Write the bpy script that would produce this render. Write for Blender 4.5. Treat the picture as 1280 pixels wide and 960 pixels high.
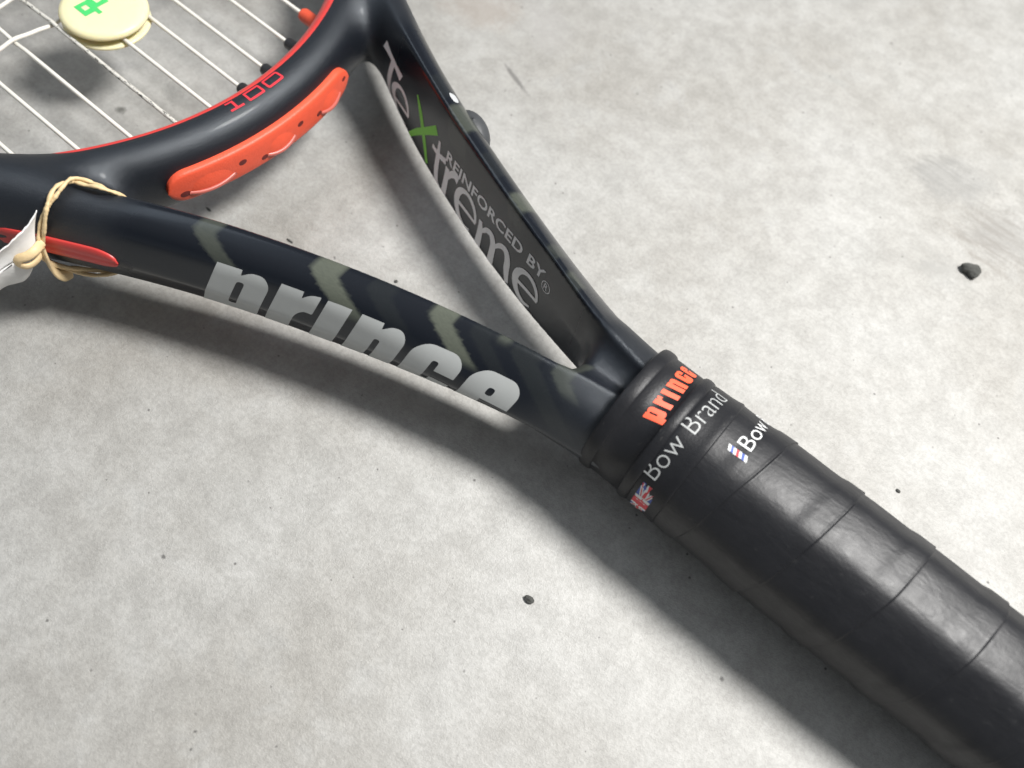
import bpy, bmesh, math, random
import numpy as np
from mathutils import Matrix, Vector
from mathutils.geometry import delaunay_2d_cdt

random.seed(7); rng = np.random.default_rng(7)
for o in list(bpy.data.objects): bpy.data.objects.remove(o)
scene = bpy.context.scene
COL = scene.collection

# =====================================================================
# frames: the racket is laid out in millimetres in its own frame (x from
# the head to the butt, y across, z up); W() takes it to the floor's world
# =====================================================================
FLOOR0, FA, FB = -8.6, 0.024, 0.035           # the floor as seen from the racket: z = FLOOR0 + FA*x + FB*y
_n = np.array([-FA, -FB, 1.0]); _n /= np.linalg.norm(_n)
_ex = np.array([1.0, 0.0, FA]); _ex /= np.linalg.norm(_ex)
_ey = np.cross(_n, _ex)
RF = np.array([_ex, _ey, _n])                   # racket -> world rotation
OF = np.array([0.0, 0.0, FLOOR0])
def W(p): return ((np.asarray(p, float) - OF) @ RF.T) * 0.001

def rotm(r):
    a, b, c = r
    Rx = np.array([[1,0,0],[0,np.cos(a),-np.sin(a)],[0,np.sin(a),np.cos(a)]])
    Ry = np.array([[np.cos(b),0,np.sin(b)],[0,1,0],[-np.sin(b),0,np.cos(b)]])
    Rz = np.array([[np.cos(c),-np.sin(c),0],[np.sin(c),np.cos(c),0],[0,0,1]])
    return Rz @ Ry @ Rx

# ---------------------------------------------------------------- camera
CAM_ROT = (0.49755, -0.12541, 0.69719); CAM_POS = np.array([23.61, -107.0, 201.71])
cam = bpy.data.cameras.new('camera'); camo = bpy.data.objects.new('camera', cam); COL.objects.link(camo)
cam.sensor_width = 36.0; cam.lens = 1107.0 / 1280.0 * 36.0
cam.clip_start = 0.01; cam.clip_end = 50.0
M = RF @ rotm(CAM_ROT)
mw = Matrix([list(M[i]) + [W(CAM_POS)[i]] for i in range(3)] + [[0,0,0,1]])
camo.matrix_world = mw
cam.dof.use_dof = True; cam.dof.focus_distance = 0.222; cam.dof.aperture_fstop = 11.0
scene.camera = camo

# ---------------------------------------------------------------- the lamp and the room's dim light
KL = 0.0018                                             # 1 / lamp height in mm
LAMP = W([-40 + 0.38 / KL, 0.32 / KL, 1 / KL])
lamp = bpy.data.lights.new('key_lamp', 'AREA'); lamp.shape = 'DISK'; lamp.size = 0.15
lamp.energy = 6.6; lamp.color = (1.0, 0.982, 0.955)
lampo = bpy.data.objects.new('key_lamp', lamp); COL.objects.link(lampo); lampo.location = LAMP
lampo.rotation_euler = Vector(LAMP - W([20, 0, 0])).to_track_quat('Z', 'Y').to_euler()
# the broad pale window light that glances off the lacquer
win = bpy.data.lights.new('window_light', 'AREA'); win.shape = 'RECTANGLE'; win.size = 0.75; win.size_y = 0.5
win.energy = 1.7; win.color = (0.80, 0.90, 1.0)
wino = bpy.data.objects.new('window_light', win); COL.objects.link(wino)
wino.location = W([-80, 0, 15]) + np.array([-0.62, -0.10, 0.80]) * 1.0
wino.rotation_euler = Vector(np.array(wino.location) - W([-80, 0, 15])).to_track_quat('Z', 'Y').to_euler()
world = bpy.data.worlds.new('World'); scene.world = world; world.use_nodes = True
wt = world.node_tree; bgn = wt.nodes['Background']
tcw = wt.nodes.new('ShaderNodeTexCoord'); spw = wt.nodes.new('ShaderNodeSeparateXYZ'); rmp = wt.nodes.new('ShaderNodeValToRGB')
wt.links.new(tcw.outputs['Generated'], spw.inputs[0]); wt.links.new(spw.outputs[2], rmp.inputs[0]); wt.links.new(rmp.outputs[0], bgn.inputs['Color'])
for e_, (p_, c_) in zip([rmp.color_ramp.elements[0], rmp.color_ramp.elements[1], rmp.color_ramp.elements.new(0.35)], [(0.0, 1.0), (1.0, 0.19), (0.35, 0.40)]):
    e_.position = p_; e_.color = (0.84 * c_, 0.91 * c_, 1.0 * c_, 1)      # brighter low down, dimmer overhead
bgn.inputs['Strength'].default_value = 0.27
scene.view_settings.view_transform = 'Standard'; scene.view_settings.look = 'None'
scene.view_settings.exposure = 0.26; scene.view_settings.gamma = 1.0; scene.view_settings.use_curve_mapping = False
scene.cycles.max_bounces = 5; scene.cycles.diffuse_bounces = 3; scene.cycles.glossy_bounces = 3; scene.cycles.transmission_bounces = 2; scene.cycles.caustics_reflective = False; scene.cycles.caustics_refractive = False
# =====================================================================
# the racket's shape functions (mm)
# =====================================================================
ZM=15.0   # height of the string plane above the racket frame's z=0
def smax(a,b,k):
    h=np.maximum(k-np.abs(a-b),0)/k
    return np.maximum(a,b)+h*h*k*0.25
def smin(a,b,k): return -smax(-a,-b,k)
def arm_c(x): return 9.17-0.1573*x+0.00145*x*x
def arm_dc(x): return -0.1573+0.0029*x
def sstep(a,b,x):
    t=np.clip((x-a)/(b-a),0,1);return t*t*(3-2*t)
def arm_section(x,u,z,right=0.0):
    """signed distance in the arm's cross-section; u outward, z up (from mid plane)"""
    az=np.sqrt(z*z+0.25); right=right*sstep(-6,-42,x)
    k=sstep(-75,-8,x)                      # 0 far from the handle, 1 at the handle
    tau=0.10+0.42*k
    h=13.5-0.5*k
    top=np.sin(tau)*(u+4.6)+np.cos(tau)*az-h*np.cos(tau)-0.0
    out=0.96*u+0.28*az-7.6
    d1=smax(top,out,6.0+2*k)
    inn=(-0.985*u+0.17*az-6.3)*(1-right)+(-0.985*u+0.13*z-2.9)*right    # the right arm's inner face leans back a little
    dbox=smax(d1,inn,1.6)
    e=sstep(-95,-150,x)
    q=np.sqrt((u/7.9)**2+(z/13.0)**2)
    dell=(q-1)*q/np.sqrt((u/7.9**2)**2+(z/13.0**2)**2+1e-6)
    return dbox*(1-e)+dell*e
XH=-299.0; HA=123.0; HB=172.0     # head ellipse (centre line)
def hoop_u(x,y):
    q=np.sqrt(((x-XH)/HB)**2+(y/HA)**2)+1e-9
    g=np.sqrt(((x-XH)/HB**2)**2+(y/HA**2)**2)/q
    return (q-1)/g
def hoop_section(u,z):
    A,B=6.9,10.8
    q=(np.abs(u/A)**2.3+np.abs(z/B)**2.3)**(1/2.3)+1e-9
    return (q-1)*np.minimum(A,B)*0.5+(q-1)*0.5*np.sqrt(u*u+z*z)/q
def frame_sdf(x,y,z):
    """z measured from the mid plane"""
    ay=np.sqrt(y*y+0.01)
    sl=arm_dc(x);cf=1/np.sqrt(1+sl*sl)
    da=arm_section(x,(ay-arm_c(x))*cf,z,sstep(-3,3,y))
    da=np.maximum(da,x-14)
    dh=hoop_section(hoop_u(x,y),z)
    d=smin(da,dh,9.0)
    # web in the crotch
    wx=np.maximum(-10.5-0.020*y*y*0-x,0)
    web=np.sqrt(wx**2+np.maximum(np.abs(z)-4.5,0)**2+np.maximum(ay-9,0)**2)-3.0
    web=np.maximum(web,x-14)
    return smin(d,web,8.0)
def arm_face_u(x,z,side,right=0.0):
    """u on the outer (side=1) or inner (side=-1) face"""
    x=np.asarray(x,float);z=np.asarray(z,float)
    lo=np.zeros(np.broadcast(x,z).shape);hi=lo+12.0
    for _ in range(40):
        m=(lo+hi)/2
        d=arm_section(x,side*m,z,right)
        lo=np.where(d<0,m,lo);hi=np.where(d<0,hi,m)
    return side*(lo+hi)/2
def arm_pt(x,z,side,sy,off=0.0):
    """3D point on an arm's face (sy=+1 right arm, -1 left arm)"""
    u=arm_face_u(x,z,side,1.0 if sy>0 else 0.0)+side*off
    sl=arm_dc(x);cf=1/np.sqrt(1+sl*sl)
    y=arm_c(x)+u*cf
    xx=x-u*sl*cf*1.0
    return np.stack([xx,sy*y,ZM+np.broadcast_to(z,xx.shape)],-1)
# =====================================================================
# helpers
# =====================================================================
def link(o, parent=None):
    COL.objects.link(o)
    if parent is not None: o.parent = parent
    return o
def base_of(parent):
    v = np.zeros(3)
    while parent is not None:
        v = v + np.array(parent.location); parent = parent.parent
    return v
def mk(name, verts, faces, mat, parent=None, smooth=True, world=False, origin=None):
    """one mesh object; verts in racket millimetres (or world metres)"""
    v = np.asarray(verts, float)
    if not world: v = W(v)
    o0 = np.zeros(3) if origin is None else np.asarray(origin, float)
    v = v - o0 - base_of(parent)
    me = bpy.data.meshes.new(name)
    me.from_pydata(v.tolist(), [], [list(map(int, f)) for f in faces]); me.update()
    me.polygons.foreach_set('use_smooth', [smooth] * len(me.polygons))
    if mat: me.materials.append(mat)
    o = bpy.data.objects.new(name, me); o.location = o0
    return link(o, parent)
def thing(name, label, cat, loc, group=None):
    o = bpy.data.objects.new(name, None); o.location = loc; o.empty_display_size = 0.01
    link(o); o['label'] = label; o['category'] = cat
    if group: o['group'] = group
    return o
def grid_faces(nu, nv, cu=False, cv=False, flip=False):
    f = []
    for i in range(nu if cu else nu - 1):
        for j in range(nv if cv else nv - 1):
            a = i * nv + j; b = ((i + 1) % nu) * nv + j
            c = ((i + 1) % nu) * nv + (j + 1) % nv; d = i * nv + (j + 1) % nv
            f.append((a, d, c, b) if flip else (a, b, c, d))
    return f
def tube(path, r, seg=10, closed=False, flat=1.0, twist=0.0, cap=True):
    """a round or flattened tube along a polyline"""
    P = np.asarray(path, float); n = len(P)
    if closed: T = np.roll(P, -1, 0) - np.roll(P, 1, 0)
    else: T = np.gradient(P, axis=0)
    T /= np.linalg.norm(T, axis=1)[:, None] + 1e-12
    rr = np.broadcast_to(np.asarray(r, float), (n,))
    a = np.array([0, 0, 1.0]) if abs(T[0][2]) < 0.9 else np.array([1.0, 0, 0])
    N = a - T[0] * (a @ T[0]); N /= np.linalg.norm(N)
    V = []
    for i in range(n):
        N = N - T[i] * (N @ T[i]); N /= np.linalg.norm(N); B = np.cross(T[i], N)
        for k in range(seg):
            t = 2 * math.pi * k / seg
            x, y = math.cos(t) * rr[i], math.sin(t) * rr[i] * flat
            w = twist * i / max(n - 1, 1)
            x, y = x * math.cos(w) - y * math.sin(w), x * math.sin(w) + y * math.cos(w)
            V.append(P[i] + N * x + B * y)
    F = grid_faces(n, seg, cu=closed, cv=True, flip=True)
    if cap and not closed:
        F += [tuple(range(seg)), tuple(reversed(range((n - 1) * seg, n * seg)))]
    return np.array(V), F
def join(parts):
    V, F, k = [], [], 0
    for v, f in parts:
        V.append(np.asarray(v, float)); F += [tuple(i + k for i in q) for q in f]; k += len(v)
    return np.concatenate(V), F
def spline(pts, n):
    """Catmull-Rom through points"""
    P = np.asarray(pts, float); P = np.vstack([2 * P[0] - P[1], P, 2 * P[-1] - P[-2]])
    m = len(P) - 3; out = []
    for t in np.linspace(0, m - 1e-9, n):
        i = int(t); f = t - i; a, b, c, d = P[i:i + 4]
        out.append(0.5 * ((2 * b) + (c - a) * f + (2 * a - 5 * b + 4 * c - d) * f * f + (3 * b - a - 3 * c + d) * f ** 3))
    return np.array(out)
def cdt(loops, step):
    """triangulate outlines (holes by nesting) with filler points inside for bending"""
    V, E = [], []
    for L in loops:
        P = []
        L = [np.array(p, float) for p in L]
        for i in range(len(L)):
            a, b = L[i], L[(i + 1) % len(L)]
            m = max(1, int(np.linalg.norm(b - a) / step))
            for k in range(m): P.append(a + (b - a) * k / m)
        k0 = len(V); V += P; E += [(k0 + i, k0 + (i + 1) % len(P)) for i in range(len(P))]
    A = np.array(V); lo, hi = A.min(0), A.max(0)
    X, Y = np.meshgrid(np.arange(lo[0] + step / 2, hi[0], step), np.arange(lo[1] + step / 2, hi[1], step))
    fill = [Vector((x + 0.01 * step, y)) for x, y in zip(X.ravel(), Y.ravel())]
    vs, es, fs, *_ = delaunay_2d_cdt([Vector(v) for v in V] + fill, E, [], 0, 1e-5)
    Q = np.array([(v.x, v.y) for v in vs]); T_ = np.array([f[:3] for f in fs]); C = Q[T_].mean(1); ins = np.zeros(len(T_), int)
    for L in loops:                                    # even-odd rule keeps the holes open
        L = np.array(L, float)
        for a, b in zip(L, np.roll(L, -1, 0)):
            cr = (a[1] > C[:, 1]) != (b[1] > C[:, 1])
            if abs(b[1] - a[1]) > 1e-12: ins += cr & (C[:, 0] < a[0] + (C[:, 1] - a[1]) * (b[0] - a[0]) / (b[1] - a[1]))
    keep = T_[ins % 2 == 1]; used = np.unique(keep); mp_ = np.full(len(Q), -1); mp_[used] = np.arange(len(used))
    return Q[used], [tuple(f) for f in mp_[keep]]
def stroke(pts, w, n=14):
    """a ribbon outline along a smoothed polyline, widths w along it"""
    P = spline(pts, n); T = np.gradient(P, axis=0); T /= np.linalg.norm(T, axis=1)[:, None] + 1e-9
    N = np.stack([-T[:, 1], T[:, 0]], 1)
    ww = np.interp(np.linspace(0, 1, n), np.linspace(0, 1, len(w)), w)[:, None] / 2
    V = np.concatenate([P + N * ww, P - N * ww]); F = [(i, i + 1, n + i + 1, n + i) for i in range(n - 1)]
    return V, F
def rounded(pts, r, n=4):
    """round the corners of a polygon"""
    out = []; m = len(pts); P = [np.array(p, float) for p in pts]
    for i in range(m):
        a, b, c = P[i - 1], P[i], P[(i + 1) % m]
        ri = r[i] if isinstance(r, (list, tuple)) else r
        d1 = (a - b); d2 = (c - b); l1, l2 = np.linalg.norm(d1), np.linalg.norm(d2)
        q = min(ri, l1 * 0.49, l2 * 0.49)
        if q < 1e-4: out.append(tuple(b)); continue
        s0, s1 = b + d1 / l1 * q, b + d2 / l2 * q
        for k in range(n + 1):
            t = k / n; out.append(tuple(s0 * (1 - t) ** 2 + 2 * b * t * (1 - t) + s1 * t * t))
    return out
def font_mesh(txt, bold=0.0, spacing=1.0):
    cu = bpy.data.curves.new('t', 'FONT'); cu.body = txt; cu.size = 1.0; cu.offset = bold; cu.space_character = spacing; cu.resolution_u = 4
    o = bpy.data.objects.new('t', cu); COL.objects.link(o)
    bpy.context.view_layer.update()
    me = bpy.data.meshes.new_from_object(o.evaluated_get(bpy.context.evaluated_depsgraph_get()))
    bm = bmesh.new(); bm.from_mesh(me); bmesh.ops.triangulate(bm, faces=bm.faces[:])
    bmesh.ops.subdivide_edges(bm, edges=[e for e in bm.edges if e.calc_length() > 0.25], cuts=1)
    bmesh.ops.triangulate(bm, faces=bm.faces[:])
    bm.verts.index_update()
    V = np.array([(v.co.x, v.co.y) for v in bm.verts]); F = [tuple(v.index for v in f.verts) for f in bm.faces]
    bm.free(); bpy.data.objects.remove(o); bpy.data.meshes.remove(me); bpy.data.curves.remove(cu)
    return V, F

# =====================================================================
# materials
# =====================================================================
class MT:
    def __init__(self, name):
        self.m = bpy.data.materials.new(name); self.m.use_nodes = True
        self.t = self.m.node_tree; self.b = self.t.nodes['Principled BSDF']
    def n(self, kind, **kw):
        x = self.t.nodes.new(kind)
        for k, v in kw.items():
            if k in x.inputs.keys(): x.inputs[k].default_value = v
            else: setattr(x, k, v)
        return x
    def l(self, a, b): self.t.links.new(a, b); return self
    def coord(self, scale=1000.0, kind='Object'):
        tc = self.n('ShaderNodeTexCoord'); mp = self.n('ShaderNodeMapping')
        mp.inputs['Scale'].default_value = (scale,) * 3 if not isinstance(scale, tuple) else scale
        self.l(tc.outputs[kind], mp.inputs[0]); return mp.outputs[0]
    def noise(self, vec, scale, detail=3, rough=0.55, dist=0.0):
        x = self.n('ShaderNodeTexNoise'); x.inputs['Scale'].default_value = scale; x.inputs['Detail'].default_value = detail
        x.inputs['Roughness'].default_value = rough; x.inputs['Distortion'].default_value = dist
        if vec is not None: self.l(vec, x.inputs['Vector'])
        return x.outputs['Fac']
    def ramp(self, fac, stops):
        x = self.n('ShaderNodeValToRGB'); r = x.color_ramp
        while len(r.elements) < len(stops): r.elements.new(0.5)
        for e, (p, c) in zip(r.elements, stops):
            e.position = p; e.color = (c, c, c, 1) if not isinstance(c, (tuple, list)) else (*c, 1)
        self.l(fac, x.inputs[0]); return x.outputs[0]
    def mix(self, fac, a, b, mode='MIX'):
        x = self.n('ShaderNodeMix', data_type='RGBA', blend_type=mode)
        for i, v in ((0, fac), (6, a), (7, b)):
            if isinstance(v, (int, float)): x.inputs[i].default_value = v
            elif isinstance(v, (tuple, list)): x.inputs[i].default_value = (*v, 1)
            else: self.l(v, x.inputs[i])
        return x.outputs[2]
    def math(self, op, a, b=0.0, c=None, clamp=False):
        x = self.n('ShaderNodeMath', operation=op, use_clamp=clamp)
        for i, v in enumerate((a, b) if c is None else (a, b, c)):
            if isinstance(v, (int, float)): x.inputs[i].default_value = v
            else: self.l(v, x.inputs[i])
        return x.outputs[0]
    def bump(self, h, strength, dist, normal=None):
        x = self.n('ShaderNodeBump'); x.inputs['Strength'].default_value = strength; x.inputs['Distance'].default_value = dist
        self.l(h, x.inputs['Height'])
        if normal is not None: self.l(normal, x.inputs['Normal'])
        return x.outputs[0]
    def set(self, **kw):
        for k, v in kw.items():
            k = k.replace('_', ' ')
            i = self.b.inputs[k]
            if isinstance(v, (int, float)): i.default_value = v
            elif isinstance(v, (tuple, list)): i.default_value = (*v, 1) if len(v) == 3 and i.type == 'RGBA' else v
            else: self.l(v, i)
        return self
def plain(name, col, rough=0.5, var=0.12, scale=0.8, spec=0.5, bump=0.0, bscale=2.0, **kw):
    """a colour with slight unevenness (scale in 1/mm)"""
    t = MT(name); v = t.coord()
    f = t.noise(v, scale, 4, 0.6)
    c = t.mix(f, tuple(x * (1 - var) for x in col), tuple(min(1, x * (1 + var)) for x in col))
    t.set(Base_Color=c, Roughness=rough, **{'Specular_IOR_Level': spec}, **kw)
    if bump: t.set(Normal=t.bump(t.noise(v, bscale, 4, 0.6), 1.0, bump * 0.001))
    return t.m

def mat_frame():
    t = MT('black_lacquer'); v = t.coord()
    at = t.n('ShaderNodeAttribute', attribute_name='band').outputs['Fac']
    fib = t.noise(t.coord((900.0, 2600.0, 2600.0)), 1.0, 3, 0.6)
    tow = t.mix(fib, (0.085, 0.096, 0.075), (0.15, 0.162, 0.125))
    flake = t.noise(v, 5.5, 2, 0.75); sm0 = t.n('ShaderNodeAttribute', attribute_name='satin').outputs['Fac']
    blk = t.mix(t.math('MULTIPLY', t.ramp(flake, [(0.52, 0), (0.72, 1)]), t.math('MULTIPLY_ADD', sm0, 0.8, 0.2)), (0.0052, 0.0068, 0.0105), (0.018, 0.021, 0.027))
    t.set(Base_Color=t.mix(t.math('MULTIPLY', at, 0.9), blk, tow))
    sm = t.n('ShaderNodeAttribute', attribute_name='satin').outputs['Fac']
    sm2 = t.noise(v, 0.05, 3, 0.5)
    rg = t.math('ADD', t.math('MULTIPLY', sm, 0.14), t.math('MULTIPLY_ADD', sm2, 0.06, 0.22))
    t.set(Roughness=rg, Specular_IOR_Level=t.math('MULTIPLY_ADD', sm, 0.30, 0.40), Specular_Tint=(0.88, 0.94, 1.0), Coat_Weight=t.math('MULTIPLY_ADD', sm, -0.20, 0.24), Coat_Roughness=0.09)
    b2 = t.bump(t.math('MULTIPLY', flake, t.math('MULTIPLY_ADD', sm, 0.9, 0.05)), 1.0, 0.00010)
    t.set(Normal=b2)
    return t.m

def mat_grip():
    t = MT('black_overgrip'); v = t.coord()
    c = t.mix(t.noise(v, 0.12, 5, 0.6), (0.0055, 0.006, 0.008), (0.013, 0.0135, 0.016))
    scuff = t.ramp(t.noise(v, 0.5, 6, 0.7, 0.5), [(0.62, 0), (0.78, 1)])
    c = t.mix(t.math('MULTIPLY', scuff, 0.35), c, (0.07, 0.07, 0.07))
    t.set(Base_Color=c, Roughness=t.math('MULTIPLY_ADD', t.noise(v, 0.25, 5, 0.65), 0.22, 0.36), Specular_IOR_Level=0.42)
    h1 = t.noise(t.coord((170.0, 420.0, 420.0)), 1.0, 5, 0.55, 0.3)
    vo = t.n('ShaderNodeTexVoronoi'); vo.inputs['Scale'].default_value = 0.95; t.l(v, vo.inputs['Vector'])
    pit = t.ramp(vo.outputs['Distance'], [(0.0, 0), (0.12, 1)])
    b = t.bump(t.math('ADD', h1, t.math('MULTIPLY', t.noise(v, 0.9, 4, 0.65), 0.35)), 0.55, 0.00026)
    t.set(Normal=t.bump(pit, 0.2, 0.00006, b))
    return t.m

def mat_rubber():
    t = MT('black_rubber'); v = t.coord()
    c = t.mix(t.noise(v, 0.3, 5, 0.65), (0.008, 0.0085, 0.0105), (0.017, 0.0175, 0.020))
    sc = t.ramp(t.noise(t.coord((300.0, 90.0, 90.0)), 1.0, 6, 0.7), [(0.66, 0), (0.74, 1)])
    t.set(Base_Color=t.mix(t.math('MULTIPLY', sc, 0.4), c, (0.13, 0.13, 0.12)), Roughness=0.44, Specular_IOR_Level=0.26)
    t.set(Normal=t.bump(t.noise(v, 1.6, 4, 0.6), 0.4, 0.00018))
    return t.m

def mat_floor():
    t = MT('concrete'); v = t.coord()
    sep = t.n('ShaderNodeSeparateXYZ'); t.l(v, sep.inputs[0]); X, Y = sep.outputs[0], sep.outputs[1]
    big = t.noise(v, 0.013, 2, 0.5); mid = t.noise(v, 0.07, 4, 0.62, 0.35); fine = t.noise(v, 0.85, 4, 0.8); grain = t.noise(v, 2.4, 1, 0.7)
    c = t.mix(t.ramp(big, [(0.33, 0), (0.68, 1)]), FLOOR_LO, FLOOR_HI)
    c = t.mix(t.ramp(mid, [(0.36, 0), (0.64, 1)]), t.mix(1.0, c, (0.88, 0.88, 0.878), 'MULTIPLY'), c)
    c = t.mix(t.ramp(fine, [(0.42, 0), (0.56, 1)]), t.mix(1.0, c, (0.87, 0.87, 0.865), 'MULTIPLY'), c)
    c = t.mix(t.math('MULTIPLY', t.ramp(grain, [(0.55, 0), (0.68, 1)]), 0.45), c, t.mix(1.0, c, (1.18, 1.18, 1.16), 'MULTIPLY'))
    c = t.mix(t.math('MULTIPLY', t.ramp(mid, [(0.5, 1), (0.7, 0)]), t.ramp(big, [(0.3, 0.5), (0.6, 0)])), c, t.mix(1.0, c, (1.03, 0.985, 0.93), 'MULTIPLY'))
    spot = t.noise(v, 0.17, 3, 0.7)
    c = t.mix(t.ramp(spot, [(0.40, 0), (0.60, 1)]), t.mix(1.0, c, (0.875, 0.872, 0.868), 'MULTIPLY'), c)
    # air holes: small dark dots of different size, sparsely strewn
    pits = None
    for sc, lo, hi, keep in ((0.075, 0.022, 0.050, 0.7), (0.24, 0.045, 0.11, 0.5)):
        vo = t.n('ShaderNodeTexVoronoi'); vo.inputs['Scale'].default_value = sc; t.l(v, vo.inputs['Vector'])
        sp = t.n('ShaderNodeSeparateColor'); t.l(vo.outputs['Color'], sp.inputs[0])
        sel = t.math('LESS_THAN', sp.outputs[0], keep)
        d = t.math('DIVIDE', t.math('ADD', vo.outputs['Distance'], t.math('MULTIPLY_ADD', grain, lo * 1.6, -lo * 0.8)), t.math('MULTIPLY_ADD', sp.outputs[1], 0.8, 0.35))
        p = t.math('MULTIPLY', t.math('MULTIPLY', t.ramp(d, [(lo, 1), (hi, 0)]), sel), t.ramp(mid, [(0.42, 0.0), (0.5, 1.0)]))
        pits = p if pits is None else t.math('MAXIMUM', pits, p)
    # brushed streaks used by the scuffed marks
    mp = t.n('ShaderNodeMapping'); mp.inputs['Rotation'].default_value = (0, 0, math.radians(18)); mp.inputs['Scale'].default_value = (0.075, 0.42, 1); t.l(v, mp.inputs[0])
    streak = t.ramp(t.noise(mp.outputs[0], 1.0, 3, 0.6, 0.4), [(0.44, 0), (0.60, 1)])
    # marks with a place and shape of their own: (x, y, length, width, angle, strength, colour, streaky)
    for (mx, my, ln, wd, an, st, col, stre) in MARKS:
        ca, sa = math.cos(math.radians(an)), math.sin(math.radians(an))
        ex = t.math('ADD', X, -float(mx)); ey = t.math('ADD', Y, -float(my))
        u = t.math('MULTIPLY_ADD', ex, ca / ln, t.math('MULTIPLY', ey, sa / ln)); w = t.math('MULTIPLY_ADD', ex, -sa / wd, t.math('MULTIPLY', ey, ca / wd))
        r2 = t.math('MULTIPLY_ADD', u, u, t.math('MULTIPLY', w, w))
        r2 = t.math('ADD', r2, t.math('MULTIPLY_ADD', mid, 2.4, -1.2))
        r2 = t.math('ADD', r2, t.math('MULTIPLY_ADD', fine, 1.4, -0.7))
        m = t.ramp(r2, [(0.15, 1), (1.0, 0)])
        if stre: m = t.math('MULTIPLY', m, streak)
        c = t.mix(t.math('MULTIPLY', m, st), c, col)
    c = t.mix(t.math('MULTIPLY', pits, 0.8), c, (0.075, 0.072, 0.068))
    t.set(Base_Color=c, Roughness=t.math('MULTIPLY_ADD', mid, 0.20, 0.40), Specular_IOR_Level=0.45)
    h = t.math('MULTIPLY_ADD', fine, 0.6, t.math('MULTIPLY', grain, 0.35))
    t.set(Normal=t.bump(h, 0.9, 0.00032))
    return t.m
FLOOR_LO, FLOOR_HI = (0.352, 0.348, 0.334), (0.445, 0.440, 0.424)
MARKS = ((-134, 106, 17, 13, 20, 0.5, (0.31, 0.27, 0.235), 0), (-112, 115, 16, 9, -40, 0.45, (0.33, 0.32, 0.31), 0),
         (-103.5, 88, 9, 1.0, -20, 0.8, (0.14, 0.135, 0.13), 0), (24, 156, 14, 10, 30, 0.85, (0.22, 0.215, 0.20), 1),
         (54, 144, 22, 17, 30, 0.85, (0.22, 0.205, 0.185), 1), (62, 168, 16, 11, 0, 0.8, (0.24, 0.235, 0.22), 1), (36, 118, 13, 10, 10, 0.6, (0.29, 0.285, 0.27), 1), (36, 172, 10, 8, 0, 0.35, (0.29, 0.285, 0.27), 0), (28, 156, 16, 12, 30, 0.45, (0.24, 0.24, 0.235), 0), (58, 150, 24, 16, 30, 0.42, (0.24, 0.235, 0.225), 0), (44, 118, 9, 7, 0, 0.3, (0.25, 0.25, 0.24), 0),
         (-182, -10, 2.2, 1.8, 30, 0.9, (0.10, 0.10, 0.09), 0), (-177, 5.7, 6, 3, -25, 0.45, (0.22, 0.22, 0.21), 0), (-196, 3, 8, 3, 40, 0.35, (0.25, 0.25, 0.25), 0),
         (-50, 114, 34, 0.25, -34, 0.35, (0.25, 0.25, 0.25), 0), (-24, 167, 7, 2.2, 5, 0.3, (0.28, 0.29, 0.28), 0),
         (-236, -12, 12, 7, 50, 0.35, (0.27, 0.265, 0.26), 0), (2, -118, 3, 0.7, -50, 0.5, (0.2, 0.2, 0.19), 0))

def mat_string(marks):
    t = MT('marked_string' if marks else 'string'); v = t.coord()
    c = t.mix(t.noise(v, 0.4, 3), (0.66, 0.64, 0.58), (0.78, 0.76, 0.70))
    if marks:
        d = t.ramp(t.noise(t.coord((520.0, 1500.0, 1500.0)), 1.0, 3, 0.7, 0.8), [(0.56, 0), (0.59, 1)])
        c = t.mix(t.math('MULTIPLY', d, 0.92), t.mix(0.5, c, (0.5, 0.49, 0.45)), (0.03, 0.03, 0.03))
    t.set(Base_Color=c, Roughness=0.32, Specular_IOR_Level=0.5, Subsurface_Weight=0.15, Subsurface_Radius=(0.0010, 0.0009, 0.0007), Subsurface_Scale=1.0)
    return t.m

M_FRAME = mat_frame(); M_GRIP = mat_grip(); M_RUB = mat_rubber(); M_FLOOR = mat_floor()
M_STR = mat_string(False); M_STRM = mat_string(True)
M_RED = plain('red_nylon', (0.72, 0.095, 0.045), 0.45, 0.10, 0.6, 0.4, 0.10, 1.8)
M_REDTRIM = plain('red_trim', (0.58, 0.05, 0.045), 0.36, 0.08, 0.3)
M_REDINK = plain('red_ink', (0.62, 0.035, 0.05), 0.4, 0.06, 0.5)
M_CORAL = plain('orange_red_print', (0.80, 0.105, 0.045), 0.5, 0.10, 1.2)
M_SILVER = plain('silver_print', (0.40, 0.415, 0.41), 0.45, 0.05, 0.3, 0.4)
M_GREY = plain('grey_print', (0.74, 0.74, 0.74), 0.42, 0.05, 0.4)
M_GREEN = plain('green_print', (0.19, 0.56, 0.05), 0.4, 0.06, 0.4)
M_WHITE = plain('white_print', (0.62, 0.63, 0.63), 0.5, 0.10, 1.0)
M_TAPEINK = plain('dull_white_print', (0.36, 0.37, 0.37), 0.5, 0.35, 0.6)  # darker, more uneven white for the tape lettering
M_FRED = plain('flag_red', (0.55, 0.03, 0.045), 0.5); M_FBLUE = plain('flag_blue', (0.035, 0.075, 0.32), 0.5)
M_BLACKPL = plain('black_plastic', (0.02, 0.02, 0.022), 0.4)
M_HOLE = plain('dark_hole', (0.12, 0.012, 0.01), 0.6)
M_LOOP = plain('tinted_string', (0.46, 0.12, 0.095), 0.3, 0.1, 0.5)
M_CHIP = plain('pale_chip', (0.42, 0.43, 0.44), 0.7)
M_BUMPER = plain('grey_rubber', (0.045, 0.048, 0.052), 0.55, 0.15, 0.6, 0.5, 0.1, 1.2)
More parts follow.
